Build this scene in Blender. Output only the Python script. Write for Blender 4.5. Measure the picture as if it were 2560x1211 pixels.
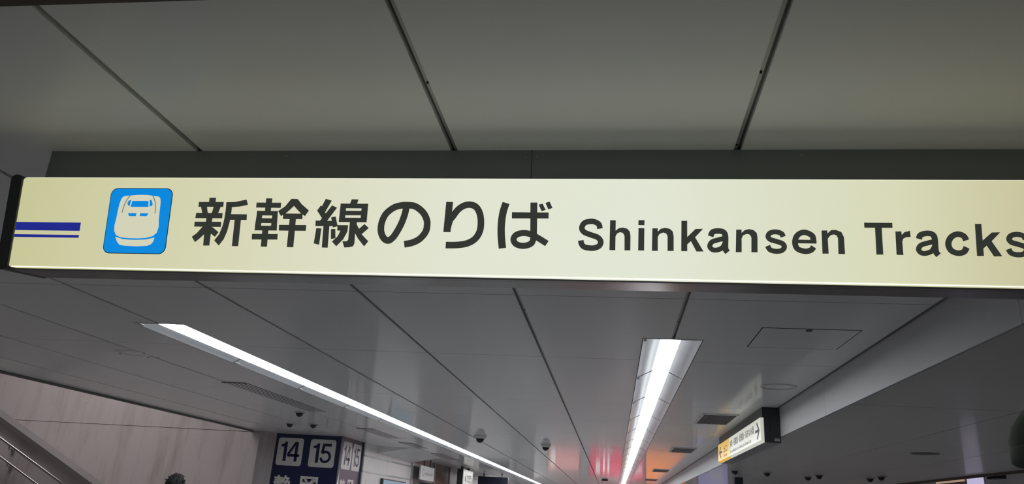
import bpy, bmesh, math, random
from mathutils import Vector, Matrix
from mathutils.geometry import tessellate_polygon

random.seed(7)
scene = bpy.context.scene
col = scene.collection
for o in list(bpy.data.objects):
    bpy.data.objects.remove(o)

# ------------------------------------------------------------------ camera, world, exposure
cam_data = bpy.data.cameras.new('camera')
cam_data.sensor_fit = 'HORIZONTAL'
cam_data.sensor_width = 36.0
cam_data.lens = 26.845
cam_data.clip_start = 0.02
cam_data.clip_end = 200
cam = bpy.data.objects.new('camera', cam_data)
col.objects.link(cam)
RIGHT = Vector((0.9906289, 0.1233478, 0.0586094))
DOWN = Vector((0.0140240, 0.3349742, -0.9421228))
FWD = Vector((-0.1358594, 0.9341186, 0.3301053))
rot = Matrix((RIGHT, -DOWN, -FWD)).transposed()
cam.matrix_world = Matrix.Translation((0, 0, 1.6)) @ rot.to_4x4()
scene.camera = cam

world = bpy.data.worlds.new('world')
scene.world = world
world.use_nodes = True
world.node_tree.nodes['Background'].inputs[0].default_value = (0.05, 0.05, 0.055, 1)
world.node_tree.nodes['Background'].inputs[1].default_value = 0.2

vs = scene.view_settings
vs.view_transform = 'Standard'
vs.look = 'None'
vs.gamma = 1.0
vs.use_curve_mapping = False
vs.exposure = 0.0
scene.cycles.use_denoising = True
scene.cycles.max_bounces = 10
scene.cycles.diffuse_bounces = 6
scene.cycles.glossy_bounces = 5
scene.cycles.sample_clamp_indirect = 6.0

STRIP_POWER = 23.0        # luminous diffusers of the ceiling strip lights
SIGN_POWER = 0.765        # backlit sign face

# ------------------------------------------------------------------ helpers
MATS = {}


def mat(name, color, rough=0.5, metal=0.0, ior=1.5, emit=None, power=0.0, noise=0.0, nscale=4.0, bump=0.0, stretch=(1, 1, 1)):
    if name in MATS:
        return MATS[name]
    m = bpy.data.materials.new(name)
    m.use_nodes = True
    nt = m.node_tree
    b = nt.nodes['Principled BSDF']
    b.inputs['Base Color'].default_value = (*color, 1)
    b.inputs['Roughness'].default_value = rough
    b.inputs['Metallic'].default_value = metal
    b.inputs['IOR'].default_value = ior
    if emit:
        b.inputs['Emission Color'].default_value = (*emit, 1)
        b.inputs['Emission Strength'].default_value = power
    if noise or bump:
        tc = nt.nodes.new('ShaderNodeTexCoord')
        mp = nt.nodes.new('ShaderNodeMapping')
        mp.inputs['Scale'].default_value = stretch
        nz = nt.nodes.new('ShaderNodeTexNoise')
        nz.inputs['Scale'].default_value = nscale
        nz.inputs['Detail'].default_value = 6
        nt.links.new(tc.outputs['Object'], mp.inputs[0])
        nt.links.new(mp.outputs[0], nz.inputs['Vector'])
        if noise:
            rp = nt.nodes.new('ShaderNodeValToRGB')
            rp.color_ramp.elements[0].position = 0.3
            rp.color_ramp.elements[1].position = 0.7
            rp.color_ramp.elements[0].color = (*[c * (1 - noise) for c in color], 1)
            rp.color_ramp.elements[1].color = (*[min(1, c * (1 + noise)) for c in color], 1)
            nt.links.new(nz.outputs['Fac'], rp.inputs[0])
            nt.links.new(rp.outputs[0], b.inputs['Base Color'])
        if bump:
            bp = nt.nodes.new('ShaderNodeBump')
            bp.inputs['Strength'].default_value = bump
            nt.links.new(nz.outputs['Fac'], bp.inputs['Height'])
            nt.links.new(bp.outputs[0], b.inputs['Normal'])
    MATS[name] = m
    return m


class MB:
    """collects simple solids (world coordinates) into one mesh"""

    def __init__(self):
        self.v, self.f = [], []

    def add(self, vs_, fs_):
        n = len(self.v)
        self.v += [tuple(p) for p in vs_]
        self.f += [tuple(i + n for i in f) for f in fs_]
        return self

    def box(self, x0, x1, y0, y1, z0, z1):
        v = [(x, y, z) for z in (z0, z1) for y in (y0, y1) for x in (x0, x1)]
        return self.add(v, [(0, 2, 3, 1), (4, 5, 7, 6), (0, 1, 5, 4), (2, 6, 7, 3), (0, 4, 6, 2), (1, 3, 7, 5)])

    def prism(self, poly, fr0, fr1):
        """poly: 2d points; fr0/fr1 map a 2d point to the two cap positions"""
        n = len(poly)
        tris = tessellate_polygon([[Vector((p[0], p[1], 0)) for p in poly]])
        v = [fr0(p) for p in poly] + [fr1(p) for p in poly]
        f = [tuple(t) for t in tris] + [tuple(n + i for i in reversed(t)) for t in tris]
        f += [(i, (i + 1) % n, n + (i + 1) % n, n + i) for i in range(n)]
        return self.add(v, f)

    def flat(self, poly, z0, z1):
        return self.prism(poly, lambda p: (p[0], p[1], z0), lambda p: (p[0], p[1], z1))

    def ribbon(self, path, w, fr0, fr1):
        pts = catmull(path)
        L, R = [], []
        for i, p in enumerate(pts):
            a, b = pts[max(0, i - 1)], pts[min(len(pts) - 1, i + 1)]
            d = Vector((b[0] - a[0], b[1] - a[1])).normalized()
            nx, ny = -d.y * w / 2, d.x * w / 2
            L.append((p[0] + nx, p[1] + ny))
            R.append((p[0] - nx, p[1] - ny))
        n = len(pts)
        v = [fr0(p) for p in L] + [fr0(p) for p in R] + [fr1(p) for p in L] + [fr1(p) for p in R]
        f = []
        for i in range(n - 1):
            f += [(i, i + 1, n + i + 1, n + i), (2 * n + i, 3 * n + i, 3 * n + i + 1, 2 * n + i + 1),
                  (i, 2 * n + i, 2 * n + i + 1, i + 1), (n + i, n + i + 1, 3 * n + i + 1, 3 * n + i)]
        f += [(0, n, 3 * n, 2 * n), (n - 1, 3 * n - 1, 4 * n - 1, 2 * n - 1)]
        return self.add(v, f)

    def tube(self, path, r, seg=10, cap=True):
        path = [Vector(p) for p in path]
        v, f = [], []
        for i, p in enumerate(path):
            d = (path[min(i + 1, len(path) - 1)] - path[max(i - 1, 0)]).normalized()
            up = Vector((0, 0, 1)) if abs(d.z) < 0.95 else Vector((1, 0, 0))
            a = d.cross(up).normalized()
            b = a.cross(d)
            v += [p + a * r * math.cos(2 * math.pi * k / seg) + b * r * math.sin(2 * math.pi * k / seg) for k in range(seg)]
        for i in range(len(path) - 1):
            f += [(i * seg + k, i * seg + (k + 1) % seg, (i + 1) * seg + (k + 1) % seg, (i + 1) * seg + k) for k in range(seg)]
        if cap:
            f += [tuple(range(seg)), tuple((len(path) - 1) * seg + k for k in reversed(range(seg)))]
        return self.add(v, f)

    def lathe(self, prof, c, seg=24):
        """prof: (radius, z) list around the vertical axis through c"""
        v, f = [], []
        for r, z in prof:
            v += [(c[0] + r * math.cos(2 * math.pi * k / seg), c[1] + r * math.sin(2 * math.pi * k / seg), c[2] + z) for k in range(seg)]
        for i in range(len(prof) - 1):
            f += [(i * seg + k, i * seg + (k + 1) % seg, (i + 1) * seg + (k + 1) % seg, (i + 1) * seg + k) for k in range(seg)]
        f += [tuple(range(seg)), tuple((len(prof) - 1) * seg + k for k in reversed(range(seg)))]
        return self.add(v, f)

    def mesh(self, name, origin=(0, 0, 0)):
        me = bpy.data.meshes.new(name)
        me.from_pydata([(x - origin[0], y - origin[1], z - origin[2]) for x, y, z in self.v], [], self.f)
        bm = bmesh.new()
        bm.from_mesh(me)
        bmesh.ops.recalc_face_normals(bm, faces=bm.faces)
        bm.to_mesh(me)
        bm.free()
        return me

    def build(self, name, m, parent=None, smooth=False, origin=None):
        org = origin if origin is not None else (root_origin(parent) if parent else (0, 0, 0))
        me = self.mesh(name, org)
        me.materials.append(m)
        if smooth:
            for p in me.polygons:
                p.use_smooth = True
        o = bpy.data.objects.new(name, me)
        col.objects.link(o)
        if parent:
            o.parent = parent
        else:
            o.location = org
        return o


def root_origin(o):
    while o.parent:
        o = o.parent
    return tuple(o.location)


def catmull(P, k=6):
    if len(P) < 3:
        return list(P)
    out = []
    for i in range(len(P) - 1):
        p0, p1, p2, p3 = P[max(i - 1, 0)], P[i], P[i + 1], P[min(i + 2, len(P) - 1)]
        for j in range(k):
            t = j / k
            out.append(tuple(0.5 * (2 * b + (c - a) * t + (2 * a - 5 * b + 4 * c - d) * t * t + (3 * b - a - 3 * c + d) * t ** 3)
                             for a, b, c, d in zip(p0, p1, p2, p3)))
    out.append(tuple(P[-1]))
    return out


def tag(o, label=None, cat=None, group=None, kind=None):
    if label:
        o['label'] = label
    if cat:
        o['category'] = cat
    if group:
        o['group'] = group
    if kind:
        o['kind'] = kind
    return o


def thing(name, loc, label, cat, group=None):
    o = bpy.data.objects.new(name, None)
    o.empty_display_size = 0.1
    o.location = loc
    col.objects.link(o)
    return tag(o, label, cat, group)


def struct(name, mb, m, label=None):
    o = mb.build(name, m)
    return tag(o, label, kind='structure')


def copy_tree(o, parent=None):
    c = o.copy()
    col.objects.link(c)
    c.parent = parent
    for ch in o.children:
        copy_tree(ch, c)
    return c


def rrect(cx, cy, w, h, r, k=6):
    pts = []
    for sx, sy, a0 in ((1, 1, 0), (-1, 1, 90), (-1, -1, 180), (1, -1, 270)):
        for i in range(k + 1):
            a = math.radians(a0 + 90 * i / k)
            pts.append((cx + sx * (w / 2 - r) + r * math.cos(a), cy + sy * (h / 2 - r) + r * math.sin(a)))
    return pts


def frame(o, ex, ey, en):
    o, ex, ey, en = Vector(o), Vector(ex), Vector(ey), Vector(en)
    return lambda d: (lambda p: o + ex * p[0] + ey * p[1] + en * d)


def text_mb(s, rect, fr, d0, d1, bold=0.0):
    """lettering fitted to rect (x0, x1, y0, y1) of a frame, from depth d0 to d1"""
    cu = bpy.data.curves.new('lettering', 'FONT')
    cu.body = s
    cu.size = 1
    cu.offset = bold
    cu.resolution_u = 3
    ob = bpy.data.objects.new('lettering', cu)
    col.objects.link(ob)
    dg = bpy.context.evaluated_depsgraph_get()
    me = bpy.data.meshes.new_from_object(ob.evaluated_get(dg))
    V = [tuple(v.co) for v in me.vertices]
    F = [tuple(p.vertices) for p in me.polygons]
    bpy.data.objects.remove(ob)
    bpy.data.curves.remove(cu)
    bpy.data.meshes.remove(me)
    mb = MB()
    if not V:
        return mb
    xs, ys = [v[0] for v in V], [v[1] for v in V]
    ax, bx, ay, by = min(xs), max(xs), min(ys), max(ys)
    q = [(rect[0] + (v[0] - ax) / max(1e-6, bx - ax) * (rect[1] - rect[0]),
          rect[2] + (v[1] - ay) / max(1e-6, by - ay) * (rect[3] - rect[2])) for v in V]
    f1 = fr(d1)
    mb.add([f1(p) for p in q], F)
    return mb


# ------------------------------------------------------------------ materials
def ceiling_material(name, color, rough, ior, coat):
    m = mat(name, color, rough, ior=ior, noise=0.02, nscale=0.9)
    nt = m.node_tree
    b = nt.nodes['Principled BSDF']
    b.inputs['Coat Weight'].default_value = coat          # satin lacquer: mirror-like only at grazing angles
    b.inputs['Coat Roughness'].default_value = 0.09
    b.inputs['Coat IOR'].default_value = 1.06
    b.inputs['Metallic'].default_value = 0.0
    tc = nt.nodes.new('ShaderNodeTexCoord')
    nz = nt.nodes.new('ShaderNodeTexNoise')
    nz.inputs['Scale'].default_value = 1.6
    nz.inputs['Detail'].default_value = 3
    mr = nt.nodes.new('ShaderNodeMapRange')
    mr.inputs['To Min'].default_value = rough - 0.05
    mr.inputs['To Max'].default_value = rough + 0.05
    nt.links.new(tc.outputs['Object'], nz.inputs['Vector'])
    nt.links.new(nz.outputs['Fac'], mr.inputs['Value'])
    nt.links.new(mr.outputs[0], b.inputs['Roughness'])
    return m


M_CEIL = ceiling_material('ceiling_paint', (0.92, 0.92, 0.92), 0.46, 1.42, 0.85)
M_SOFF = ceiling_material('soffit_paint', (0.60, 0.59, 0.58), 0.42, 1.5, 0.3)
M_BULK = mat('bulkhead_paint', (0.62, 0.62, 0.63), 0.45)
M_CHAN = mat('joint_metal', (0.16, 0.16, 0.155), 0.5, 0.3)
M_CHAN2 = mat('joint_metal_light', (0.36, 0.36, 0.35), 0.45, 0.3)
M_DARK = mat('dark_void', (0.02, 0.02, 0.02), 0.8)
M_SLAB = mat('slab_concrete', (0.12, 0.12, 0.12), 0.9, noise=0.1)
M_FLOOR = mat('floor_tile', (0.245, 0.24, 0.243), 0.35, noise=0.06, nscale=2)
M_WALLP = mat('wall_white_panel', (0.80, 0.78, 0.77), 0.35, noise=0.02)
M_BEAM = mat('beam_brown', (0.085, 0.06, 0.045), 0.6)
M_STEEL = mat('stainless_steel', (0.60, 0.60, 0.60), 0.22, 1.0)
M_STEEL_B = mat('brushed_steel', (0.50, 0.50, 0.51), 0.34, 1.0)
M_TRIM = mat('polished_trim_white', (0.88, 0.88, 0.88), 0.12, ior=2.2)
M_BLACK = mat('black_paint', (0.03, 0.033, 0.035), 0.4)
M_HOUS = mat('sign_housing_grey', (0.20, 0.215, 0.21), 0.42)
M_HOUS2 = mat('sign_edge_trim', (0.085, 0.085, 0.085), 0.35, 0.3)
M_INK = mat('lettering_black', (0.035, 0.037, 0.034), 0.5)
M_WHITE = mat('white_paint', (0.75, 0.75, 0.74), 0.4)
M_GREY = mat('grey_plastic', (0.40, 0.40, 0.40), 0.45)
M_DOME = mat('smoked_dome', (0.012, 0.013, 0.016), 0.12)
M_SCREW = mat('screw_metal', (0.30, 0.32, 0.30), 0.4, 0.6)
M_TUBE = mat('strip_diffuser', (0.9, 0.9, 0.9), 0.4, emit=(0.93, 0.97, 1.0), power=STRIP_POWER)
M_TSIDE = mat('strip_side_diffuser', (0.8, 0.8, 0.8), 0.4, emit=(0.93, 0.97, 1.0), power=1.15)
M_REFL = mat('strip_reflector', (0.55, 0.56, 0.58), 0.30)
M_TROUGH = mat('strip_trough', (0.10, 0.10, 0.105), 0.7)
M_LOUV = mat('louvre_dark', (0.05, 0.053, 0.06), 0.5)


def sign_face_material():
    m = mat('sign_face_backlit', (0.45, 0.45, 0.36), 0.35, emit=(0.80, 0.83, 0.57), power=SIGN_POWER)
    nt = m.node_tree
    b = nt.nodes['Principled BSDF']
    tc = nt.nodes.new('ShaderNodeTexCoord')
    sep = nt.nodes.new('ShaderNodeSeparateXYZ')
    nt.links.new(tc.outputs['Generated'], sep.inputs[0])
    rp = nt.nodes.new('ShaderNodeValToRGB')          # lamps inside the box: whiter in the middle, yellowed at the ends
    cr = rp.color_ramp
    cr.elements[0].position = 0.0
    cr.elements[0].color = (0.70, 0.69, 0.37, 1)
    cr.elements[1].position = 1.0
    cr.elements[1].color = (0.62, 0.55, 0.29, 1)
    for pos, c in ((0.2, (0.82, 0.81, 0.54)), (0.45, (0.93, 0.96, 0.79)), (0.62, (0.93, 0.97, 0.81)), (0.82, (0.84, 0.85, 0.58))):
        e = cr.elements.new(pos)
        e.color = (*c, 1)
    nt.links.new(sep.outputs['X'], rp.inputs[0])
    nt.links.new(rp.outputs[0], b.inputs['Emission Color'])
    return m


M_FACE = sign_face_material()
M_PBLUE = mat('pictogram_blue', (0.0, 0.20, 0.62), 0.4, emit=(0.0, 0.245, 0.72), power=0.92)
M_PDARK = mat('pictogram_outline', (0.0, 0.02, 0.05), 0.5)
M_LBLUE = mat('line_blue', (0.012, 0.02, 0.26), 0.4, emit=(0.012, 0.02, 0.26), power=0.9)


def concrete():
    m = mat('concrete_wall', (0.40, 0.365, 0.37), 0.85, bump=0.15, nscale=9)
    nt = m.node_tree
    b = nt.nodes['Principled BSDF']
    tc = nt.nodes.new('ShaderNodeTexCoord')
    mp = nt.nodes.new('ShaderNodeMapping')
    mp.inputs['Scale'].default_value = (2.2, 2.2, 0.35)       # run-off streaks
    nz = nt.nodes.new('ShaderNodeTexNoise')
    nz.inputs['Scale'].default_value = 1.7
    nz.inputs['Detail'].default_value = 9
    nz.inputs['Roughness'].default_value = 0.62
    rp = nt.nodes.new('ShaderNodeValToRGB')
    rp.color_ramp.elements[0].position = 0.28
    rp.color_ramp.elements[0].color = (0.37, 0.325, 0.32, 1)
    rp.color_ramp.elements[1].position = 0.52
    rp.color_ramp.elements[1].color = (0.50, 0.455, 0.465, 1)
    nt.links.new(tc.outputs['Object'], mp.inputs[0])
    nt.links.new(mp.outputs[0], nz.inputs['Vector'])
    nt.links.new(nz.outputs['Fac'], rp.inputs[0])
    vo = nt.nodes.new('ShaderNodeTexNoise')
    vo.inputs['Scale'].default_value = 14
    vo.inputs['Detail'].default_value = 4
    rp2 = nt.nodes.new('ShaderNodeValToRGB')                  # pits
    rp2.color_ramp.elements[0].position = 0.23
    rp2.color_ramp.elements[0].color = (0.55, 0.52, 0.52, 1)
    rp2.color_ramp.elements[1].position = 0.30
    rp2.color_ramp.elements[1].color = (1, 1, 1, 1)
    nt.links.new(tc.outputs['Object'], vo.inputs['Vector'])
    nt.links.new(vo.outputs['Fac'], rp2.inputs[0])
    mx = nt.nodes.new('ShaderNodeMixRGB')
    mx.blend_type = 'MULTIPLY'
    mx.inputs[0].default_value = 0.7
    nt.links.new(rp.outputs[0], mx.inputs[1])
    nt.links.new(rp2.outputs[0], mx.inputs[2])
    nt.links.new(mx.outputs[0], b.inputs['Base Color'])
    return m


M_CONC = concrete()
STAIR_POWER = 31.0
M_INK_EMIT = mat('lettering_black_emissive', (0.03, 0.032, 0.03), 0.5, emit=(0.034, 0.037, 0.031), power=0.8)  # black lettering lifted by a faint emission put into its colour
M_FACE_S = mat('symbol_cream', (0.45, 0.45, 0.38), 0.35, emit=(0.80, 0.79, 0.58), power=SIGN_POWER)
M_PSEAM = mat('pictogram_seam', (0.10, 0.16, 0.20), 0.4, emit=(0.16, 0.24, 0.27), power=0.8)
M_EDGE = mat('sign_lit_edge', (0.6, 0.6, 0.5), 0.3, emit=(0.95, 0.97, 0.78), power=1.25)

# lettering and symbol outlines on the sign face, millimetres: ('p', polygon) or ('r', stroke width, centre line)
GLYPHS = (
 ('new',(('p',((-1477,9.7,),(-1451.8,9.8,),(-1452.1,-6.7,),(-1476.8,-6.8,),),),('p',((-1515.9,-6.5,),(-1420.1,-5.8,),(-1420.2,-24.3,),(-1516,-24.5,),),),('p',((-1506.3,-23.5,),(-1483.5,-23.4,),(-1476.9,-48.5,),(-1497.6,-48.7,),),),('p',((-1456.2,-23.1,),(-1429.8,-22.9,),(-1437,-48.2,),(-1461.2,-48.4,),),),('p',((-1521.5,-47.8,),(-1419.5,-47.7,),(-1418.9,-66.7,),(-1522.6,-67.1,),),),('p',((-1479.6,-66.1,),(-1456.5,-65.9,),(-1457.1,-81,),(-1479.4,-81.3,),),),('p',((-1523.3,-80.6,),(-1420.9,-80.1,),(-1420.1,-99.2,),(-1522.7,-98.9,),),),('p',((-1481.6,-97.9,),(-1454.9,-98.2,),(-1456,-168.4,),(-1479.1,-168.7,),),),('p',((-1489.7,-98.6,),(-1464,-98.3,),(-1480.9,-126.6,),(-1497.5,-143.6,),(-1512.5,-156.2,),(-1527.1,-137.1,),(-1509.3,-122.9,),),),('p',((-1463.8,-99.1,),(-1451.6,-100.4,),(-1426.7,-118.4,),(-1438.1,-135.9,),(-1461.2,-120,),),),('p',((-1409.4,-6.6,),(-1375.7,-5.5,),(-1333,3.6,),(-1325.7,-15.7,),(-1355.6,-22.3,),(-1389,-25.2,),(-1407.7,-25.4,),),),('p',((-1409.3,-7.2,),(-1387.7,-8,),(-1386.1,-34.3,),(-1386.4,-51.8,),(-1388,-78,),(-1394,-115.7,),(-1404,-144.6,),(-1419.7,-167.3,),(-1438.8,-149.4,),(-1422.5,-125.9,),(-1412.7,-92.7,),(-1409.4,-63.6,),(-1408.4,-34.5,),),),('p',((-1391.3,-51.2,),(-1325.8,-51.2,),(-1324.3,-72.1,),(-1388.7,-72.2,),),),('p',((-1369.6,-71.4,),(-1346.2,-71.1,),(-1345.1,-169,),(-1368.7,-169.1,),),),)),
 ('trunk',(('p',((-1257.9,9,),(-1234.8,8.6,),(-1236,-38.2,),(-1257.7,-38.4,),),),('p',((-1292.8,-7.3,),(-1199.6,-7.2,),(-1199.9,-26.3,),(-1292.8,-25.6,),),),('p',((-1287.9,-37.8,),(-1209.1,-38,),(-1208.2,-54.7,),(-1287.5,-54.6,),),),('p',((-1287.4,-52.3,),(-1266.6,-52.1,),(-1267.2,-94.5,),(-1289.8,-94.8,),),),('p',((-1267.9,-64.8,),(-1227.7,-65.3,),(-1228.5,-82.9,),(-1267.9,-82.7,),),),('p',((-1228,-51.7,),(-1208.2,-51.6,),(-1206.9,-93.9,),(-1228.8,-94.1,),),),('p',((-1289.1,-92.8,),(-1206.5,-92.7,),(-1205.8,-109.9,),(-1289.2,-110.1,),),),('p',((-1259.7,-109.1,),(-1237.4,-109.4,),(-1236.2,-169.4,),(-1258.9,-168.9,),),),('p',((-1297.3,-123.1,),(-1200.6,-122.7,),(-1199.9,-142.9,),(-1296.1,-143.7,),),),('p',((-1162,7.6,),(-1138.3,6.9,),(-1149.9,-18.4,),(-1165.1,-33.8,),(-1178.6,-46.4,),(-1195.3,-56.3,),(-1207.5,-38.5,),(-1182.8,-20.4,),),),('p',((-1162,7.6,),(-1138.3,6.9,),(-1121.7,-11.8,),(-1092.5,-34.7,),(-1105.1,-55.5,),(-1121.3,-45.8,),(-1135.9,-32.1,),(-1149.9,-18.4,),),),('p',((-1187.4,-47,),(-1114.7,-46.9,),(-1113.9,-67,),(-1186.7,-67.2,),),),('p',((-1198.6,-88.9,),(-1097.1,-88.6,),(-1096.8,-109.7,),(-1197.6,-109.8,),),),('p',((-1161.2,-66.4,),(-1137.9,-66.7,),(-1137.4,-169.8,),(-1161.3,-169.6,),),),)),
 ('line',(('p',((-1032.8,8.5,),(-1010.4,2,),(-1032.2,-42.2,),(-1045.3,-45.7,),(-1061.4,-35,),(-1049.5,-16.5,),(-1044.8,-19.3,),),),('p',((-1061.4,-35,),(-1044.1,-32.8,),(-1028.5,-44.1,),(-1018.8,-64.1,),(-1037.4,-67.1,),),),('p',((-1007.3,-15.3,),(-988.6,-23.7,),(-1020.2,-71.2,),(-1028.4,-85.5,),(-1049.6,-77.2,),(-1040.8,-62.3,),(-1027.4,-44.1,),),),('p',((-1063.2,-71.7,),(-1002.2,-72.2,),(-997,-90.9,),(-1062.4,-91.6,),),),('p',((-1006.8,-59.1,),(-990.6,-56.1,),(-980.2,-91.2,),(-997.1,-96,),),),('p',((-1032.4,-90.1,),(-1010.7,-89.9,),(-1010,-169.3,),(-1031.3,-169.1,),),),('p',((-1058.2,-99.5,),(-1039.6,-99.9,),(-1042.6,-159.4,),(-1062.5,-154.6,),),),('p',((-1003.7,-102.3,),(-988,-101.3,),(-984.4,-134.6,),(-1000.5,-138.2,),),),('p',((-936.3,7.4,),(-911.4,7,),(-916,-9.7,),(-941.4,-9.9,),),),('p',((-976,-8.4,),(-874.4,-8.5,),(-874.8,-25.4,),(-976.2,-25.6,),),),('p',((-976.4,-23.6,),(-955,-23.4,),(-955.7,-62,),(-977,-62.2,),),),('p',((-897.4,-23,),(-874.7,-22.8,),(-875,-61.7,),(-897.9,-62,),),),('p',((-957.8,-34.6,),(-895.8,-34.9,),(-896.2,-50.9,),(-956.6,-51.2,),),),('p',((-977.2,-60.2,),(-874.8,-60,),(-875.3,-75.9,),(-977.2,-75.9,),),),('p',((-936.1,-74.9,),(-910.3,-75.2,),(-913.8,-121,),(-913.4,-153.3,),(-918,-163.1,),(-932,-166.7,),(-949,-167.5,),(-957.6,-145.5,),(-941.5,-145.3,),(-936.9,-139.6,),(-936.6,-110,),),),('p',((-981.1,-87.3,),(-941.7,-87.4,),(-942.6,-110,),(-955.9,-138.4,),(-978.9,-163.5,),(-995.9,-147.4,),(-976.4,-127.4,),(-967.8,-107.5,),(-979.9,-107.1,),),),('p',((-881.9,-82.5,),(-865.6,-96.4,),(-889.5,-119,),(-901.8,-101.1,),),),('p',((-915.4,-75.8,),(-900.4,-100.5,),(-890.4,-118.4,),(-863.5,-144.1,),(-877.3,-162.5,),(-901.8,-134.9,),(-915,-113.9,),(-919.7,-92.8,),),),)),
 ('no',(('r',23.7,((-735,-15.1,),(-736.1,-31.6,),(-740.7,-54.2,),(-751.6,-86.6,),(-768.9,-120.5,),(-780.6,-134.6,),(-792,-140.6,),(-805.4,-134.9,),(-816.2,-119.7,),(-821.2,-98.7,),(-818.7,-71.9,),(-805.8,-43.5,),(-780.4,-22.3,),(-755.4,-14.2,),(-730.1,-12.5,),(-701.5,-17.1,),(-673.4,-38.1,),(-658.6,-63.2,),(-655.6,-84.2,),(-659.6,-107.9,),(-678.4,-132.4,),(-703.9,-146.6,),(-732.9,-153.1,),),),)),
 ('ri',(('p',((-592.4,0.6,),(-568.1,-0,),(-570.9,-66.5,),(-570.8,-107.6,),(-596.5,-107.7,),),),('r',23.1,((-582,-94.4,),(-575.9,-66.5,),(-566.5,-52.5,),(-549.8,-28.5,),(-529.8,-13.5,),(-507.9,-9.1,),(-486.2,-16.8,),(-471.9,-39,),(-465.9,-70.9,),(-468.6,-104.1,),(-483.7,-130.5,),(-510.3,-146.5,),(-545.6,-152.8,),(-585.2,-153.7,),),),)),
 ('ba',(('r',25.5,((-381,-2,),(-390.4,-36.9,),(-394.2,-81.2,),(-392.5,-119.7,),(-386.8,-161.9,),),),('p',((-359.2,-34.7,),(-232.5,-34.6,),(-231.8,-55.5,),(-358.5,-56.5,),),),('p',((-296.2,-0,),(-272.4,0.1,),(-269.7,-123.5,),(-292.5,-123.8,),),),('r',21.2,((-282,-101.8,),(-281.9,-127.7,),(-290.4,-145,),(-315.3,-152.4,),(-339.7,-146.8,),(-349.8,-130.6,),(-341,-114.6,),(-317.8,-107.7,),(-294.9,-110.7,),(-270.3,-121.8,),(-234.9,-143.1,),),),('p',((-267.5,-7.6,),(-254.2,-3.3,),(-242.7,-25.4,),(-256.8,-30.2,),),),('p',((-244.3,-1,),(-230.2,3.8,),(-219.6,-18.3,),(-233.9,-23.6,),),),)),
 ('S',(('r',18.9,((-56.8,-89.1,),(-60.9,-74.2,),(-74.9,-65.8,),(-89.2,-64.4,),(-109,-69.8,),(-117.8,-87.2,),(-109.6,-101.7,),(-86.7,-111.2,),(-63.8,-119.6,),(-53.2,-134,),(-58.3,-148.5,),(-72.6,-155.5,),(-87.3,-156.7,),(-108.5,-152.8,),(-117.8,-142.3,),(-120,-130.7,),),),)),
 ('h',(('p',((-23,-59.4,),(-4.2,-59.9,),(-4.3,-162.5,),(-23.9,-162.5,),),),('p',((-4.9,-96.2,),(5.6,-87.3,),(18.1,-84.6,),(33.7,-88,),(43.2,-98.2,),(45.5,-114.3,),(45.4,-162.3,),(26.2,-162.6,),(25.6,-112.9,),(20.5,-103.3,),(10.5,-100.5,),(0.5,-105.2,),(-4.6,-116.5,),),),)),
 ('i',(('p',((71.5,-58.4,),(91.7,-58.2,),(91.2,-75.7,),(71,-75.3,),),),('p',((71.7,-85.6,),(91.2,-86,),(90.8,-162.2,),(71.1,-162.2,),),),)),
 ('n',(('p',((117.6,-86,),(135.2,-85.8,),(135.7,-162.5,),(116.4,-162.8,),),),('p',((134.9,-97.7,),(145.4,-87.3,),(159.2,-83.9,),(174.6,-86.9,),(184.7,-96.4,),(187.5,-112.4,),(187.4,-162.3,),(167.6,-162.3,),(167.5,-112.6,),(163.2,-103.1,),(153.1,-100,),(140.8,-105,),(135,-116.9,),),),)),
 ('k',(('p',((213,-59.2,),(231.7,-59,),(231.6,-161.9,),(212.1,-162.2,),),),('p',((231.5,-114.3,),(258.7,-86.6,),(283.1,-85.6,),(256.1,-116.2,),(231.4,-139.4,),),),('p',((243.3,-127.5,),(257,-114.6,),(284,-162.3,),(261.3,-162.7,),),),)),
 ('a',(('r',18.7,((307.4,-110.8,),(314.2,-96.4,),(331.5,-92.4,),(348.6,-96,),(354.8,-110.1,),(354.3,-144.9,),(355.6,-155.8,),(361.5,-163.6,),),),('r',16.3,((350.8,-117.2,),(329.6,-123.1,),(312,-129.7,),(304.3,-143.7,),(311.8,-155,),(326.2,-156.9,),(343.7,-149.7,),(352.9,-135.4,),),),)),
 ('n',(('p',((390,-87.2,),(407.1,-87,),(406,-162.6,),(387.2,-162.9,),),),('p',((406.6,-98.7,),(416.9,-88.5,),(430.5,-85.1,),(445.3,-88.1,),(455,-97.5,),(457.3,-113.2,),(456.3,-162.4,),(437,-162.4,),(438,-113.4,),(434,-104,),(424.2,-101,),(412.1,-105.9,),(406.2,-117.7,),),),)),
 ('s',(('r',16.5,((538.6,-109.3,),(533,-98.4,),(515.4,-93.2,),(497.5,-97.2,),(491,-109,),(498.4,-119.2,),(517.5,-125.2,),(536.5,-132.7,),(540.8,-145.2,),(531.4,-155.6,),(513.7,-158,),(496.1,-153,),(488.8,-140.3,),),),)),
 ('e',(('p',((582.3,-118.4,),(642.2,-118.8,),(642.1,-130.6,),(581.9,-130.2,),),),('r',18.1,((632.3,-125.1,),(629.6,-104.9,),(605.1,-93.4,),(583.3,-104,),(575,-126.6,),(581.9,-148.3,),(605,-156.6,),(623.5,-152.6,),(632.9,-141.6,),),),)),
 ('n',(('p',((659.4,-86.8,),(676.9,-86.5,),(678.3,-163.1,),(659.4,-163.4,),),),('p',((676.5,-97.1,),(688.6,-85.5,),(703.1,-84.3,),(720.3,-91.3,),(727.6,-108.3,),(728.7,-163.8,),(708.6,-163.5,),(709.3,-111.6,),(705.3,-102.4,),(696.7,-99.4,),(686.4,-102.6,),(677.6,-113.6,),),),)),
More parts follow.
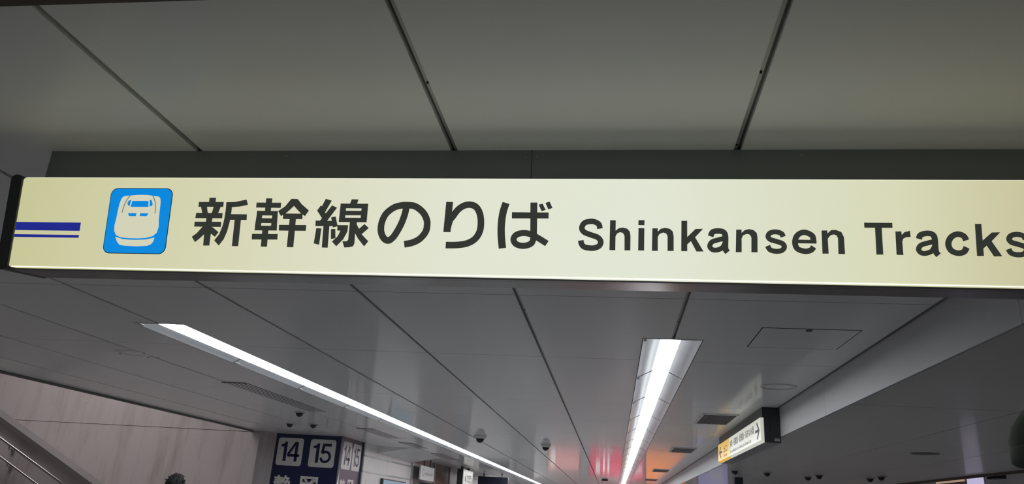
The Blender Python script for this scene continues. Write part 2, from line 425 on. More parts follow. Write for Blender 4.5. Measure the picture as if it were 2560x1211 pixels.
 ('T',(('p',((791.9,-59.3,),(877.9,-59,),(877.6,-75.4,),(792.2,-75.8,),),),('p',((824.7,-74.8,),(844.8,-74.6,),(845.1,-163.4,),(824.6,-163.8,),),),)),
 ('r',(('p',((886.1,-87.1,),(904,-86.8,),(905.9,-163.9,),(885.6,-163.4,),),),('p',((903.3,-99.8,),(913.8,-88.9,),(930.2,-84.4,),(931,-104.6,),(917.1,-105.7,),(908.9,-110.4,),(904.3,-121.2,),),),)),
 ('a',(('r',18,((955.8,-110.7,),(961.3,-98.1,),(980,-92.3,),(997.2,-95.5,),(1003.1,-109.1,),(1003.3,-141.1,),(1005.2,-154.7,),(1011.4,-162.8,),),),('r',15.7,((998.5,-119.3,),(980.8,-123.8,),(960.7,-131.1,),(952.6,-144.9,),(959.8,-155.8,),(973.7,-157.4,),(991.8,-149.8,),(1000.5,-136.6,),),),)),
 ('c',(('r',18.3,((1096.4,-113.6,),(1089.9,-99.7,),(1071.7,-93.6,),(1052.1,-103.9,),(1042.5,-125.3,),(1049.2,-146.4,),(1068.6,-155.2,),(1087.2,-150.4,),(1095.9,-136,),),),)),
 ('k',(('p',((1126.1,-59.7,),(1144.7,-59.5,),(1144.7,-163,),(1124.9,-163.3,),),),('p',((1143.3,-114.8,),(1173.8,-87.1,),(1198.1,-86.2,),(1170.2,-115.9,),(1143.6,-140.4,),),),('p',((1154.3,-126.7,),(1170.4,-114.4,),(1198.1,-163,),(1174.8,-164,),),),)),
 ('s',(('r',16.4,((1270.5,-108.2,),(1265.5,-97.2,),(1248.1,-92,),(1229.9,-96.1,),(1222.7,-107.9,),(1229.6,-118.2,),(1248.4,-124.3,),(1267.1,-131.9,),(1270.7,-144.4,),(1260.7,-154.9,),(1242.7,-157.4,),(1225.3,-152.3,),(1218.7,-139.5,),),),)),
)
PICTO = {
 'tile':(('p',((-1874,43.5,),(-1625.2,44.6,),(-1619.5,-202.3,),(-1870.6,-203.2,),),),),
 'body':(('p',((-1792.6,15.1,),(-1811.2,14.5,),(-1820.6,10.1,),(-1825.7,1.7,),(-1830.3,-17.3,),(-1833,-47.6,),(-1834.5,-72.8,),(-1837.7,-97.9,),(-1834.8,-120.3,),(-1825.3,-135.1,),(-1805.6,-142.8,),(-1773.6,-145.6,),(-1736.8,-145.9,),(-1705.8,-143.5,),(-1679.5,-136.2,),(-1665.7,-123.2,),(-1661.6,-100.8,),(-1664.9,-73.5,),(-1666.3,-36.1,),(-1666.9,-6,),(-1671.2,7.8,),(-1679.9,13.5,),(-1697.2,14.4,),(-1705.3,15.9,),(-1724.2,18.6,),(-1761.3,18.6,),(-1782.2,16.7,),),),),
 'seamL':(('r',3.5,((-1792.5,14.1,),(-1801.6,0.6,),(-1809.7,-20.9,),(-1814.6,-50,),),),),
 'seamR':(('r',3.4,((-1700.9,14.7,),(-1691.5,-1.1,),(-1684.4,-23.7,),(-1683.3,-51.3,),),),),
 'win':(('p',((-1780.3,-4.8,),(-1715.6,-4.3,),(-1712.3,-27,),(-1783.5,-27.5,),),),('p',((-1791.4,-1.8,),(-1784.8,-1.8,),(-1788.6,-25.8,),(-1796.7,-19.1,),(-1798.5,-10.7,),),),('p',((-1710.8,-0.8,),(-1704.3,0,),(-1696.7,-16.3,),(-1699.2,-22.6,),(-1707.7,-25.9,),),),),
 'lamp':(('p',((-1789.9,-51.7,),(-1756.7,-51.4,),(-1757.1,-62.5,),(-1784.8,-62.7,),),),('p',((-1741.7,-51.3,),(-1708.7,-51.5,),(-1713.8,-62.1,),(-1741.9,-62.3,),),),),
 'skirt':(('p',((-1827.6,-140.7,),(-1799.4,-149,),(-1772.7,-151.3,),(-1741.2,-151.6,),(-1704.9,-149.6,),(-1672.1,-142,),(-1675.2,-156.6,),(-1682.1,-166.6,),(-1696.3,-172.9,),(-1737.7,-175.5,),(-1782.4,-174.2,),(-1806.6,-170.9,),(-1819,-158.7,),),),),
}

# ================================================================== the setting
H = 2.85                                   # concourse ceiling
HS = 2.532                                 # lower soffit on the right
XB = 1.83                                  # bulkhead between the two
LIGHTS = ((-3.665, 5.65), (0.42, 5.65))    # strip light centre lines and near ends
REAR = (-7.5, -1.7)                        # unseen strips added behind the camera to raise the ambient light
LY1 = 44.0
LW = 0.218                                 # half width of a light trough
GAP = 0.013
XS = [-7.5, -6.71, -5.69, -4.665, -3.665, -2.645, -1.62, -0.605, 0.42, XB]
YS = [-7.6, -4.7, -1.65, 1.36, 4.52, 6.48, 9.22, 11.05, 13.84, 15.68, 18.46, 20.3, 23.08, 24.92, 27.7, 29.54, 32.3, 34.2, 36.9, 38.8, 41.5, 44.5]

floor = struct('floor', MB().box(-16.5, 9, -8, 46, -0.2, 0.0), M_FLOOR)
ceiling = struct('ceiling', MB().box(-7.5, XB, -8, 46, 3.02, 3.2), M_SLAB)


def panel_polys():
    for i in range(len(XS) - 1):
        x0, x1 = XS[i] + (GAP if i else 0.0), XS[i + 1] - (GAP if XS[i + 1] != XB else 0.0)
        for j in range(len(YS) - 1):
            y0, y1 = YS[j] + 0.0035, YS[j + 1] - 0.0035
            cutL = cutR = None
            for lx, ly in LIGHTS:
                if y1 > ly or y1 < REAR[1] + 0.2:
                    if abs(XS[i] - lx) < 0.03:
                        cutL = (lx + LW + 0.004, ly - 0.006 if y1 > ly else -9)
                    if abs(XS[i + 1] - lx) < 0.03:
                        cutR = (lx - LW - 0.004, ly - 0.006 if y1 > ly else -9)
            pts = []
            if cutR:
                if y0 < cutR[1]:
                    pts = [(x0, y0), (x1, y0), (x1, cutR[1]), (cutR[0], cutR[1]), (cutR[0], y1), (x0, y1)]
                else:
                    pts = [(x0, y0), (cutR[0], y0), (cutR[0], y1), (x0, y1)]
            elif cutL:
                if y0 < cutL[1]:
                    pts = [(x0, y0), (x1, y0), (x1, y1), (cutL[0], y1), (cutL[0], cutL[1]), (x0, cutL[1])]
                else:
                    pts = [(cutL[0], y0), (x1, y0), (x1, y1), (cutL[0], y1)]
            else:
                pts = [(x0, y0), (x1, y0), (x1, y1), (x0, y1)]
            yield pts


_pan = {}
for pts in panel_polys():
    ox, oy = pts[0]
    key = tuple((round(x - ox, 3), round(y - oy, 3)) for x, y in pts)
    if key not in _pan:
        me = MB().flat(key, 0, 0.022).mesh('ceiling_panel')
        me.materials.append(M_CEIL)
        _pan[key] = me
    o = bpy.data.objects.new('ceiling_panel', _pan[key])
    col.objects.link(o)
    o.parent = ceiling
    o.location = (ox, oy, H)

for x in XS[1:-1]:                          # recessed joint channels with an off-centre rail
    y1 = LY1 + 0.5
    for lx, ly in LIGHTS:
        if abs(x - lx) < 0.03:
            y1 = ly
    ya = -7.6 if y1 > 40 else REAR[1] + 0.05
    ch = MB().box(x - GAP - 0.012, x + GAP + 0.012, ya, y1, H + 0.0225, H + 0.027)
    ch.build('joint_channel', M_CHAN, ceiling)
    s = 1 if x < 0 else -1
    MB().box(min(x, x + s * GAP), max(x, x + s * GAP), ya, y1, H + 0.006, H + 0.022).build('joint_rail', M_CHAN2, ceiling)
for y in YS[4:-1]:                          # dark gaskets in the cross joints
    cj = MB()
    for i in range(len(XS) - 1):
        x0, x1 = XS[i] + GAP, XS[i + 1] - (GAP if XS[i + 1] != XB else 0.025)
        for lx, ly in LIGHTS:
            if y > ly:
                if abs(XS[i] - lx) < 0.03:
                    x0 = lx + LW + 0.006
                if abs(XS[i + 1] - lx) < 0.03:
                    x1 = lx - LW - 0.006
        cj.box(x0, x1, y - 0.0034, y + 0.0034, H + 0.0006, H + 0.003)
    cj.build('joint_gasket', M_DARK, ceiling)
for x, y in ((-0.598, 2.05), (0.413, 2.02), (0.413, 2.49), (-0.598, 4.9), (0.413, 5.1)):
    MB().lathe([(0.004, 0.0), (0.004, 0.006)], (x, y, H + 0.0015), 8).build('rail_screw', M_DARK, ceiling)
MB().box(-7.56, -7.5, 5.5, 15.65, H - 0.03, 3.9).build('edge_fascia', M_CHAN, ceiling)

beam = struct('trim_1', MB().box(-7.4, XB, 1.05, 1.505, 2.77, H), M_BEAM)

# lower soffit and the bulkhead
soffit = struct('ceiling_soffit', MB().box(XB + 0.06, 5.6, -8, 46, HS + 0.06, HS + 0.14), M_SLAB)
SX = [XB + 0.012, 3.08, 4.35, 5.63]
SY = [-8, -3.9, 1.2, 6.35, 16.55, 26.8, 37, 46]
for i in range(3):
    for j in range(len(SY) - 1):
        MB().box(SX[i] + 0.006, SX[i + 1] - 0.006, SY[j] + 0.006, SY[j + 1] - 0.006, HS, HS + 0.02).build('soffit_panel', M_SOFF, soffit)
for x in SX[1:3]:
    MB().box(x - 0.02, x + 0.02, -8, 46, HS + 0.021, HS + 0.03).build('joint_channel', M_CHAN, soffit)
for y in SY[1:-1]:
    MB().box(XB + 0.06, 5.6, y - 0.02, y + 0.02, HS + 0.031, HS + 0.04).build('joint_channel', M_CHAN, soffit)
MB().box(5.632, 5.68, -8, 46, HS - 0.035, HS + 0.3).build('edge_trim', M_BEAM, soffit)

bulk = struct('wall_bulkhead', MB().box(XB + 0.012, XB + 0.05, -8, 46, HS + 0.021, 3.1), M_SLAB)
by = [-8, -3.2, 0.2, 3.65, 7.07, 10.5, 13.9, 17.3, 20.7, 24.1, 27.5, 30.9, 34.3, 37.7, 46]
for j in range(len(by) - 1):
    MB().box(XB, XB + 0.0115, by[j] + 0.002, by[j + 1] - 0.002, HS, H).build('bulkhead_panel', M_BULK, bulk)

MB().box(XB - 0.022, XB, -7.9, 45.9, H - 0.0012, H - 0.0002).build('shadow_gap', M_CHAN, bulk)

# outer walls
wall_back = struct('wall_back', MB().box(-16.5, 9, -8.2, -8, 0, 5.8), M_WALLP)
wall_far = struct('wall_far', MB().box(-16.5, 9, 46, 46.2, 0, 5.8), M_WALLP)
wall_right = struct('wall_right', MB().box(7.2, 7.4, -8, 46, 0, 3.6), M_WALLP)
struct('ceiling_shopside', MB().box(5.68, 7.2, -8, 46, 3.3, 3.4), M_CEIL)
wall_left = struct('wall_left', MB().box(-7.7, -7.56, -8, 5.5, 0, H), M_WALLP)
struct('wall_stairwell_near', MB().box(-16.5, -7.56, 5.3, 5.5, 0, 5.8), M_CONC)
struct('wall_stairwell_side', MB().box(-16.7, -16.5, 5.3, 16, 0, 5.8), M_CONC)
struct('wall_stairwell_upper', MB().box(-7.66, -7.56, 5.5, 15.65, 3.92, 5.8), M_CONC)
struct('ceiling_stairwell', MB().box(-16.7, -7.5, 5.3, 16, 5.8, 6.0), M_WALLP)

# concrete wall behind the stair, two lifts with a joint between
wall_conc = struct('wall_stair', MB().box(-16.5, -7.36, 15.72, 15.95, 0, 5.8), M_CONC)
MB().box(-16.5, -7.36, 15.66, 15.719, 0.0, 2.812).build('concrete_lift', M_CONC, wall_conc)
MB().box(-16.5, -7.36, 15.655, 15.719, 2.822, 5.8).build('concrete_lift', M_CONC, wall_conc)
MB().flat([(-7.36, 15.66), (-7.18, 16.1), (-7.36, 16.1)], 0, H).build('corner_return', M_CONC, wall_conc)

# white panelled wall past the pillar, with polished trims
wall_shop = struct('wall_shop', MB().box(-6.2, -5.68, 17.55, 46, 0, 3.0), M_SLAB)
for z0, z1 in ((0.0, 1.05), (1.06, 2.205), (2.235, 2.555), (2.585, H)):
    for y0, y1 in ((17.56, 19.5), (19.51, 21.9)):
        MB().box(-5.68, -5.65, y0, y1, z0, z1).build('wall_panel', M_WALLP, wall_shop)
for z in (2.22, 2.57):
    MB().tube([(-5.652, 17.56, z), (-5.652, 21.9, z)], 0.020, 12).build('polished_trim', M_TRIM, wall_shop, True)
for y in (21.95, 24.75, 27.2, 30.2):
    MB().box(-5.70, -5.60, y - 0.045, y + 0.045, 0, H).build('steel_post', M_STEEL_B, wall_shop)
for y0, y1 in ((22.0, 24.7), (27.25, 30.15)):
    MB().box(-5.68, -5.66, y0, y1, 0, 2.2).build('glass_pane', mat('dark_glass', (0.03, 0.035, 0.04), 0.06), wall_shop)
    MB().box(-5.68, -5.655, y0, y1, 2.21, H).build('transom_panel', mat('transom_grey', (0.22, 0.20, 0.20), 0.3), wall_shop)
MB().box(-5.68, -5.64, 24.8, 27.15, 0, H).build('wood_panel', mat('brown_wood', (0.13, 0.075, 0.05), 0.4, noise=0.15, nscale=3, stretch=(1, 6, 0.4)), wall_shop)
for y0, y1 in ((30.3, 45.9),):
    MB().box(-5.68, -5.65, y0, y1, 0, H).build('wall_panel', M_WALLP, wall_shop)
trimb = struct('trim_2', MB().prism([(-4.81, H), (-5.649, H), (-5.649, 2.68)], lambda p: (p[0], 18.48, p[1]), lambda p: (p[0], 21.9, p[1])), M_WALLP)
struct('trim_3', MB().prism([(-4.81, H), (-5.60, H), (-5.60, 2.66)], lambda p: (p[0], 31.0, p[1]), lambda p: (p[0], 40, p[1])), M_WALLP)

# ================================================================== the big hanging sign
A = math.radians(8)                        # its face leans towards the reader
SU, SN = Vector((0, -math.sin(A), math.cos(A))), Vector((0, -math.cos(A), -math.sin(A)))
SP = Vector((0, 2.42, 2.6))
sf = frame(SP, (0.001, 0, 0), SU * 0.001, SN)      # millimetres in the face plane, metres towards the reader
sfm = frame(SP, (1, 0, 0), SU, SN)
sign = thing('direction_sign', (-0.33, 2.52, 2.33), 'large cream backlit sign with blue train symbol reading Shinkansen Tracks', 'sign')
FX0, FX1, FS0, FS1 = -2.242, 1.585, -0.2605, 0.0845
mp_ = MB().box(-2.255, 1.60, 2.52, 2.62, 2.69, H).build('mounting_panel', M_HOUS, sign)
for x, z in ((-1.2587, 2.8265), (-0.334, 2.822), (-0.290, 2.822), (0.638, 2.827)):
    b_ = MB()
    b_.lathe([(0.0055, 0), (0.0055, 0.003), (0.002, 0.005)], (0, 0, 0), 10)
    b_.v = [(x + p[0], 2.52 - p[2], z + p[1]) for p in b_.v]
    b_.build('screw', M_SCREW, mp_)
MB().box(-0.313, -0.311, 2.5188, 2.5199, 2.70, H).build('panel_seam', M_DARK, mp_)
# box body behind the face
hb = MB()
hb.prism(rrect((FX0 + FX1) / 2, (FS0 + FS1) / 2, FX1 - FX0 + 0.006, FS1 - FS0 + 0.006, 0.012, 4), sfm(-0.027), sfm(-0.205))
hb.build('housing', M_HOUS, sign)
# bottom rail with its groove, unseen glow strip added on top to light the ceiling
MB().prism([(FX0, FS0 - 0.0035), (FX1, FS0 - 0.0035), (FX1, FS0 - 0.0095), (FX0, FS0 - 0.0095)], sfm(-0.006), sfm(-0.038)).build('bottom_rail', M_HOUS2, sign)
MB().prism([(FX0, FS0 - 0.0035), (FX1, FS0 - 0.0035), (FX1, FS0 - 0.0095), (FX0, FS0 - 0.0095)], sfm(-0.041), sfm(-0.2)).build('underside_plate', M_HOUS2, sign)
MB().prism([(FX0 + 0.01, FS1 + 0.0002), (FX1 - 0.01, FS1 + 0.0002), (FX1 - 0.01, FS1 + 0.0012), (FX0 + 0.01, FS1 + 0.0012)], sfm(-0.001), sfm(-0.009)).build('added_top_glow', M_EDGE, sign)
for xa, xb in ((-2.292, FX0 - 0.0035), (FX1 + 0.0035, 1.635)):
    ec = MB().prism(rrect((xa + xb) / 2, (FS0 + FS1) / 2, xb - xa, FS1 - FS0 + 0.022, 0.02, 5), sfm(0.004), sfm(-0.215))
    ec.build('end_cap', M_BLACK, sign)
face = MB().prism(rrect((FX0 + FX1) / 2, (FS0 + FS1) / 2, FX1 - FX0, FS1 - FS0, 0.010, 5), sfm(0.0), sfm(-0.0265)).build('face_panel', M_FACE, sign)
MB().prism([(FX0 + 0.012, FS0), (FX1 - 0.012, FS0), (FX1 - 0.012, FS0 + 0.0035), (FX0 + 0.012, FS0 + 0.0035)], sfm(0.0003), sfm(0.0012)).build('lit_edge', M_EDGE, face)
for s0, s1 in ((-0.1205, -0.0890), (-0.1468, -0.1362)):
    MB().prism([(FX0 + 0.001, s0), (-1.976, s0), (-1.976, s1), (FX0 + 0.001, s1)], sfm(0.0003), sfm(0.001)).build('line_stripe', M_LBLUE, face)


def glyph_mb(items, d0, d1):
    mb = MB()
    for it in items:
        if it[0] == 'p':
            mb.prism(it[1], sf(d0), sf(d1))
        else:
            mb.ribbon(it[2], it[1], sf(d0), sf(d1))
    return mb


for nm, items in GLYPHS:
    glyph_mb(items, 0.0003, 0.0018).build('japanese_character' if len(nm) > 1 else 'letter', M_INK_EMIT, face)
pc, pw = (-1747.3, -79.3), 248
tile = MB().prism(rrect(*pc, pw, pw, 27, 8), sf(0.0003), sf(0.0012)).build('pictogram_tile', M_PDARK, sign)
MB().prism(rrect(*pc, pw - 5, pw - 5, 25, 8), sf(0.0012), sf(0.0016)).build('blue_field', M_PBLUE, tile)
glyph_mb(PICTO['body'], 0.0017, 0.0021).build('train_body', M_FACE_S, tile)
glyph_mb(PICTO['skirt'], 0.0017, 0.0021).build('train_skirt', M_FACE_S, tile)
for k in ('seamL', 'seamR'):
    glyph_mb(PICTO[k], 0.0022, 0.0025).build('train_seam', M_PSEAM, tile)
for it in PICTO['win']:
    glyph_mb([it], 0.0022, 0.0026).build('train_window', M_PBLUE, tile)
for it in PICTO['lamp']:
    glyph_mb([it], 0.0022, 0.0026).build('train_headlight', M_PBLUE, tile)

# ================================================================== strip lights
def strip_light(lx, ly, LY1, label):
    t = thing('strip_light', (lx, ly, H), label, 'light', 'recessed ceiling strip lights')
    hs = MB()
    hs.box(lx - LW, lx + LW, ly, LY1, 2.952, 2.962)
    hs.box(lx - LW, lx - LW + 0.004, ly, LY1, H, 2.952)
    hs.box(lx + LW - 0.004, lx + LW, ly, LY1, H, 2.952)
    hs.box(lx - LW, lx + LW, ly - 0.003, ly, H, 2.952)
    hs.box(lx - LW, lx + LW, LY1, LY1 + 0.003, H, 2.952)
    hs.build('trough', M_TROUGH, t)
    MB().box(lx - 0.068, lx + 0.068, ly + 0.006, LY1 - 0.01, H + 0.0235, H + 0.095).build('lamp_side', M_TSIDE, t)
    MB().box(lx - 0.066, lx + 0.066, ly + 0.008, LY1 - 0.012, H + 0.020, H + 0.0233).build('diffuser', M_TUBE, t)
    y, n = ly + 0.004, 0
    while y < LY1 - 0.1:
        y2 = min(y + 1.715, LY1 - 0.01)
        for s in (-1, 1):
            a = [(lx + s * (LW - 0.0045), H + 0.0005), (lx + s * 0.075, H + 0.072), (lx + s * 0.075, H + 0.076), (lx + s * (LW - 0.0045), H + 0.0045)]
            r = MB().prism(a, lambda p: (p[0], y + 0.002, p[1]), lambda p: (p[0], y2 - 0.008, p[1])).build('reflector', M_REFL, t)
            if y > ly + 1:
                MB().tube([(lx + s * 0.07, y - 0.003, H + 0.072), (lx + s * (LW - 0.01), y - 0.003, H + 0.0045)], 0.0035, 6).build('retaining_wire', M_CHAN, r)
        if y > ly + 1 or n == 0:
            MB().box(lx - LW + 0.006, lx - LW + 0.03, y + 0.01, y + 0.10, H + 0.004, H + 0.010).build('clip', M_GREY, t)
        y += 1.72
        n += 1
    for s in (-1, 1):
        MB().box(min(lx + s * LW, lx + s * (LW + 0.003)), max(lx + s * LW, lx + s * (LW + 0.003)), ly - 0.005, LY1, H - 0.0005, H + 0.02).build('edge_trim', M_GREY, t)
    MB().box(lx - LW - 0.003, lx + LW + 0.003, ly - 0.022, ly - 0.003, H - 0.002, H + 0.018).build('end_trim', M_GREY, t)


strip_light(-3.665, 5.65, LY1, 'long recessed white strip light along the left of the concourse ceiling')
strip_light(0.42, 5.65, LY1, 'recessed white strip light starting below the sign near the bulkhead')

strip_light(-3.665, *REAR, 'left strip light of the unseen pair added behind the viewer for ambient light')
strip_light(0.42, *REAR, 'right strip light of the unseen pair added behind the viewer for ambient light')

# lamp over the stairwell
t = thing('stairwell_lamp', (-10.9, 12.4, 5.77), 'strip lamp high over the stairwell beyond the ceiling edge', 'light')
MB().box(-13.5, -8.3, 12.2, 12.6, 5.72, 5.775).build('lamp_body', M_WHITE, t)
MB().box(-13.45, -8.35, 12.25, 12.55, 5.69, 5.719).build('diffuser', mat('stairwell_diffuser', (0.9, 0.9, 0.9), 0.4, emit=(1.0, 0.95, 0.93), power=STAIR_POWER), t)

# ================================================================== ceiling fittings
t = thing('access_hatch', (1.295, 5.51, H), 'square flush access hatch in the ceiling right of the strip light', 'hatch')
hx0, hx1, hy0, hy1 = 0.975, 1.615, 5.19, 5.815
fr_ = MB()
for a in ((hx0, hx1, hy0, hy0 + 0.006), (hx0, hx1, hy1 - 0.006, hy1), (hx0, hx0 + 0.006, hy0 + 0.0061, hy1 - 0.0061), (hx1 - 0.006, hx1, hy0 + 0.0061, hy1 - 0.0061)):
    fr_.box(*a, H - 0.002, H - 0.0002)
fr_.build('gap_frame', M_DARK, t)
MB().box(hx0 + 0.0065, hx1 - 0.0065, hy0 + 0.0065, hy1 - 0.0065, H - 0.0022, H - 0.0002).build('hatch_door', M_CEIL, t)
MB().lathe([(0.022, 0), (0.022, -0.006), (0.012, -0.009)], ((hx0 + hx1) / 2 - 0.01, hy0 + 0.035, H - 0.0023), 16).build('latch', M_CHAN, t)


def round_fitting(name, c, r, m1, m2, label, cat, drop=0.012):
    t_ = thing(name, c, label, cat)
    MB().lathe([(r, 0), (r, -drop * 0.4), (r * 0.93, -drop), (r * 0.86, -drop), (r * 0.84, -0.002)], c, 40).build('rim', m1, t_, True)
    MB().lathe([(r * 0.83, -0.0005), (r * 0.83, -0.004), (r * 0.4, -0.006)], c, 32).build('cover', m2, t_, True)
    return t_


round_fitting('ceiling_speaker', (1.545, 7.56, H), 0.165, M_WHITE, M_CEIL, 'round flush white ceiling fitting between access hatch and yellow and white sign', 'ceiling fitting')
sp = round_fitting('ceiling_speaker', (-4.77, 7.02, H), 0.165, M_CEIL, M_CEIL, 'round grey ceiling fitting near the left strip light', 'ceiling fitting', 0.006)
for x, y in ((-4.93, 7.06), (-4.62, 6.98), (-4.60, 7.2), (-4.72, 7.22)):
    MB().lathe([(0.012, 0), (0.012, -0.004)], (x, y, H - 0.0065), 8).build('screw', M_CHAN, sp)
round_fitting('ceiling_speaker', (3.74, 10.13, HS), 0.165, M_CHAN, M_CHAN, 'dark round flush fitting in the low right soffit', 'ceiling fitting', 0.006)


def square_vent(y0, y1, label):
    x0, x1 = 1.075, 1.51
    t_ = thing('ceiling_vent', ((x0 + x1) / 2, (y0 + y1) / 2, H), label, 'vent', 'square ceiling vents by the bulkhead')
    MB().box(x0 + 0.02, x1 - 0.02, y0 + 0.02, y1 - 0.02, H - 0.002, H - 0.0003).build('backing', M_DARK, t_)
    f_ = MB()
    for a in ((x0, x1, y0, y0 + 0.022), (x0, x1, y1 - 0.022, y1), (x0, x0 + 0.022, y0 + 0.0221, y1 - 0.0221), (x1 - 0.022, x1, y0 + 0.0221, y1 - 0.0221)):
        f_.box(*a, H - 0.014, H - 0.0003)
    f_.build('vent_frame', M_WHITE, t_)
    n = 12
    for i in range(n):
        x = x0 + 0.035 + (x1 - x0 - 0.07) * i / (n - 1)
        sl = MB()
        sl.prism([(x - 0.006, H - 0.003), (x + 0.008, H - 0.014), (x + 0.010, H - 0.012), (x - 0.004, H - 0.0022)], lambda p: (p[0], y0 + 0.024, p[1]), lambda p: (p[0], y1 - 0.024, p[1]))
        sl.build('slat', M_LOUV, t_)


square_vent(9.75, 10.78, 'nearest slatted square ceiling vent, beside the yellow and white sign')
square_vent(14.72, 15.72, 'slatted square ceiling vent, second nearest along the bulkhead')
square_vent(21.8, 22.9, 'slatted square ceiling vent, third along the bulkhead')
square_vent(27.6, 28.7, 'slatted square ceiling vent, farthest along the bulkhead')


def linear_vent(y0, y1, label, x0=-4.72, x1=-4.40):
    t_ = thing('linear_vent', ((x0 + x1) / 2, (y0 + y1) / 2, H), label, 'vent', 'linear slot vents beside the left strip light')
    MB().box(x0, x1, y0, y1, H - 0.002, H - 0.0003).build('backing', M_DARK, t_)
    MB().box(x0, x1, y0 - 0.03, y0, H - 0.008, H - 0.0003).build('end_trim', M_CHAN, t_)
    n = 5
    for i in range(n):
        x = x0 + (x1 - x0) * (i + 0.5) / n
        MB().box(x - 0.017, x + 0.017, y0, y1, H - 0.0036, H - 0.0021).build('slat', M_CEIL, t_)


linear_vent(8.8, 11.55, 'long linear slot vent nearest along the left strip light')
linear_vent(14.0, 15.95, 'linear slot vent above the 14 15 pillar')
linear_vent(17.0, 18.45, 'short linear slot vent past the 14 15 pillar')
linear_vent(20.2, 22.6, 'linear slot vent above the black and white blade sign')


def dome(c, r, label, big=False):
    t_ = thing('dome_camera', c, label, 'camera', 'dome security cameras')
    if big:
        MB().lathe([(r * 1.55, 0), (r * 1.55, -0.02), (r * 1.3, -0.055), (r * 1.0, -0.06)], c, 28).build('base', M_WHITE, t_, True)
        z = -0.06
    else:
        MB().lathe([(r * 1.5, 0), (r * 1.5, -0.006), (r * 1.25, -0.014), (r * 1.02, -0.015)], c, 28).build('base', M_GREY, t_, True)
        z = -0.015
    prof = [(r * math.cos(a), z - r * math.sin(a)) for a in [math.radians(i * 9) for i in range(10)]]
    MB().lathe(prof, c, 24).build('dome', M_DOME, t_, True)


dome((-4.92, 11.75, H), 0.058, 'small dark dome camera nearest on the ceiling above the 14 15 pillar')
dome((-5.90, 13.72, H), 0.058, 'left one of the two dome cameras just before the 14 15 pillar')
dome((-5.42, 13.65, H), 0.058, 'right one of the two dome cameras just before the 14 15 pillar')
dome((-2.44, 14.27, H), 0.075, 'dome camera on a tall white base right of the left strip light', True)
dome((-1.33, 15.5, H), 0.065, 'dome camera in the middle of the concourse ceiling', True)
dome((2.245, 15.3, HS), 0.062, 'dome camera on the soffit beside the far end of the yellow sign')
dome((2.84, 15.36, HS), 0.062, 'dome camera on the soffit, second from the yellow sign')
dome((3.72, 16.0, HS), 0.062, 'left one of the middle pair of dome cameras on the soffit')
dome((3.757, 15.3, HS), 0.062, 'right one of the middle pair of dome cameras on the soffit')
dome((4.68, 15.4, HS), 0.062, 'left one of the right-hand pair of dome cameras on the soffit')
dome((4.67, 14.75, HS), 0.062, 'right one of the right-hand pair of dome cameras on the soffit')

# ================================================================== yellow and white exit sign on the bulkhead
t = thing('exit_sign', (1.73, 10.8, 2.47), 'yellow and white backlit exit sign with arrows on the bulkhead', 'sign')
MB().box(1.656, 1.828, 8.98, 12.68, 2.465, 2.735).build('housing', M_BLACK, t)
MB().box(1.64, 1.828, 8.985, 12.66, 2.7355, H - 0.002).build('mounting_bracket', M_BLACK, t)
M_S2W = mat('exit_sign_white', (0.5, 0.5, 0.45), 0.35, emit=(0.80, 0.80, 0.70), power=0.55)
M_S2Y = mat('exit_sign_yellow', (0.5, 0.35, 0.02), 0.35, emit=(0.85, 0.48, 0.05), power=0.62)
f2 = frame((1.62, 12.67, 2.47), (0, -1, 0), (0, 0, 1), (-1, 0, 0))      # x runs towards the camera
MB().box(1.657, 1.827, 8.99, 12.67, 2.4625, 2.4649).build('underside_plate', mat('sign_underside_grey', (0.30, 0.30, 0.31), 0.35), t)
for x0, x1, m_, nm in ((0.012, 1.20, M_S2Y, 'yellow_face'), (1.2005, 3.67, M_S2W, 'white_face')):
    fp = MB()
    # face with a lit sloping underside
    pr = [(1.62, 2.735), (1.62, 2.488), (1.652, 2.466), (1.6555, 2.466), (1.6555, 2.735)]
    fp.prism(pr, lambda p: (p[0], 12.67 - x0, p[1]), lambda p: (p[0], 12.67 - x1, p[1]))
    fo = fp.build(nm, m_, t)
    if nm == 'yellow_face':
        text_mb('出口', (0.62, 1.02, 0.105, 0.20), f2, 0.001, 0.0015, 0.012).build('lettering', M_INK, fo)
        text_mb('Exit', (0.66, 0.98, 0.045, 0.085), f2, 0.001, 0.0015, 0.01).build('lettering', M_INK, fo)
        MB().prism([(0.12, 0.135), (0.30, 0.225), (0.34, 0.205), (0.235, 0.150), (0.46, 0.150), (0.46, 0.120), (0.235, 0.120), (0.34, 0.065), (0.30, 0.045)], f2(0.0003), f2(0.0015)).build('arrow', M_INK, fo)
    else:
        text_mb('JR線・名鉄線・近鉄線・あおなみ線', (1.28, 3.24, 0.112, 0.225), f2, 0.001, 0.0015, 0.014).build('lettering', M_INK, fo)
        text_mb('JR Lines, Meitetsu Line, Kintetsu Line, Aonami Line', (1.28, 3.02, 0.035, 0.090), f2, 0.001, 0.0015, 0.008).build('lettering', M_INK, fo)
        MB().prism([(3.60, 0.135), (3.46, 0.235), (3.42, 0.215), (3.52, 0.150), (3.32, 0.150), (3.32, 0.120), (3.52, 0.120), (3.42, 0.055), (3.46, 0.035)], f2(0.0003), f2(0.0015)).build('arrow', M_INK, fo)
f2e = frame((1.73, 8.979, 2.47), (1, 0, 0), (0, 0, 1), (0, -1, 0))
MB().box(1.7155, 1.7185, 8.976, 8.9795, 2.47, 2.735).build('end_seam', M_DARK, t)
MB().box(1.76, 1.815, 8.977, 8.9795, 2.500, 2.508).build('small_print', M_WHITE, t)
MB().box(1.76, 1.815, 8.977, 8.9795, 2.482, 2.490).build('small_print', M_WHITE, t)

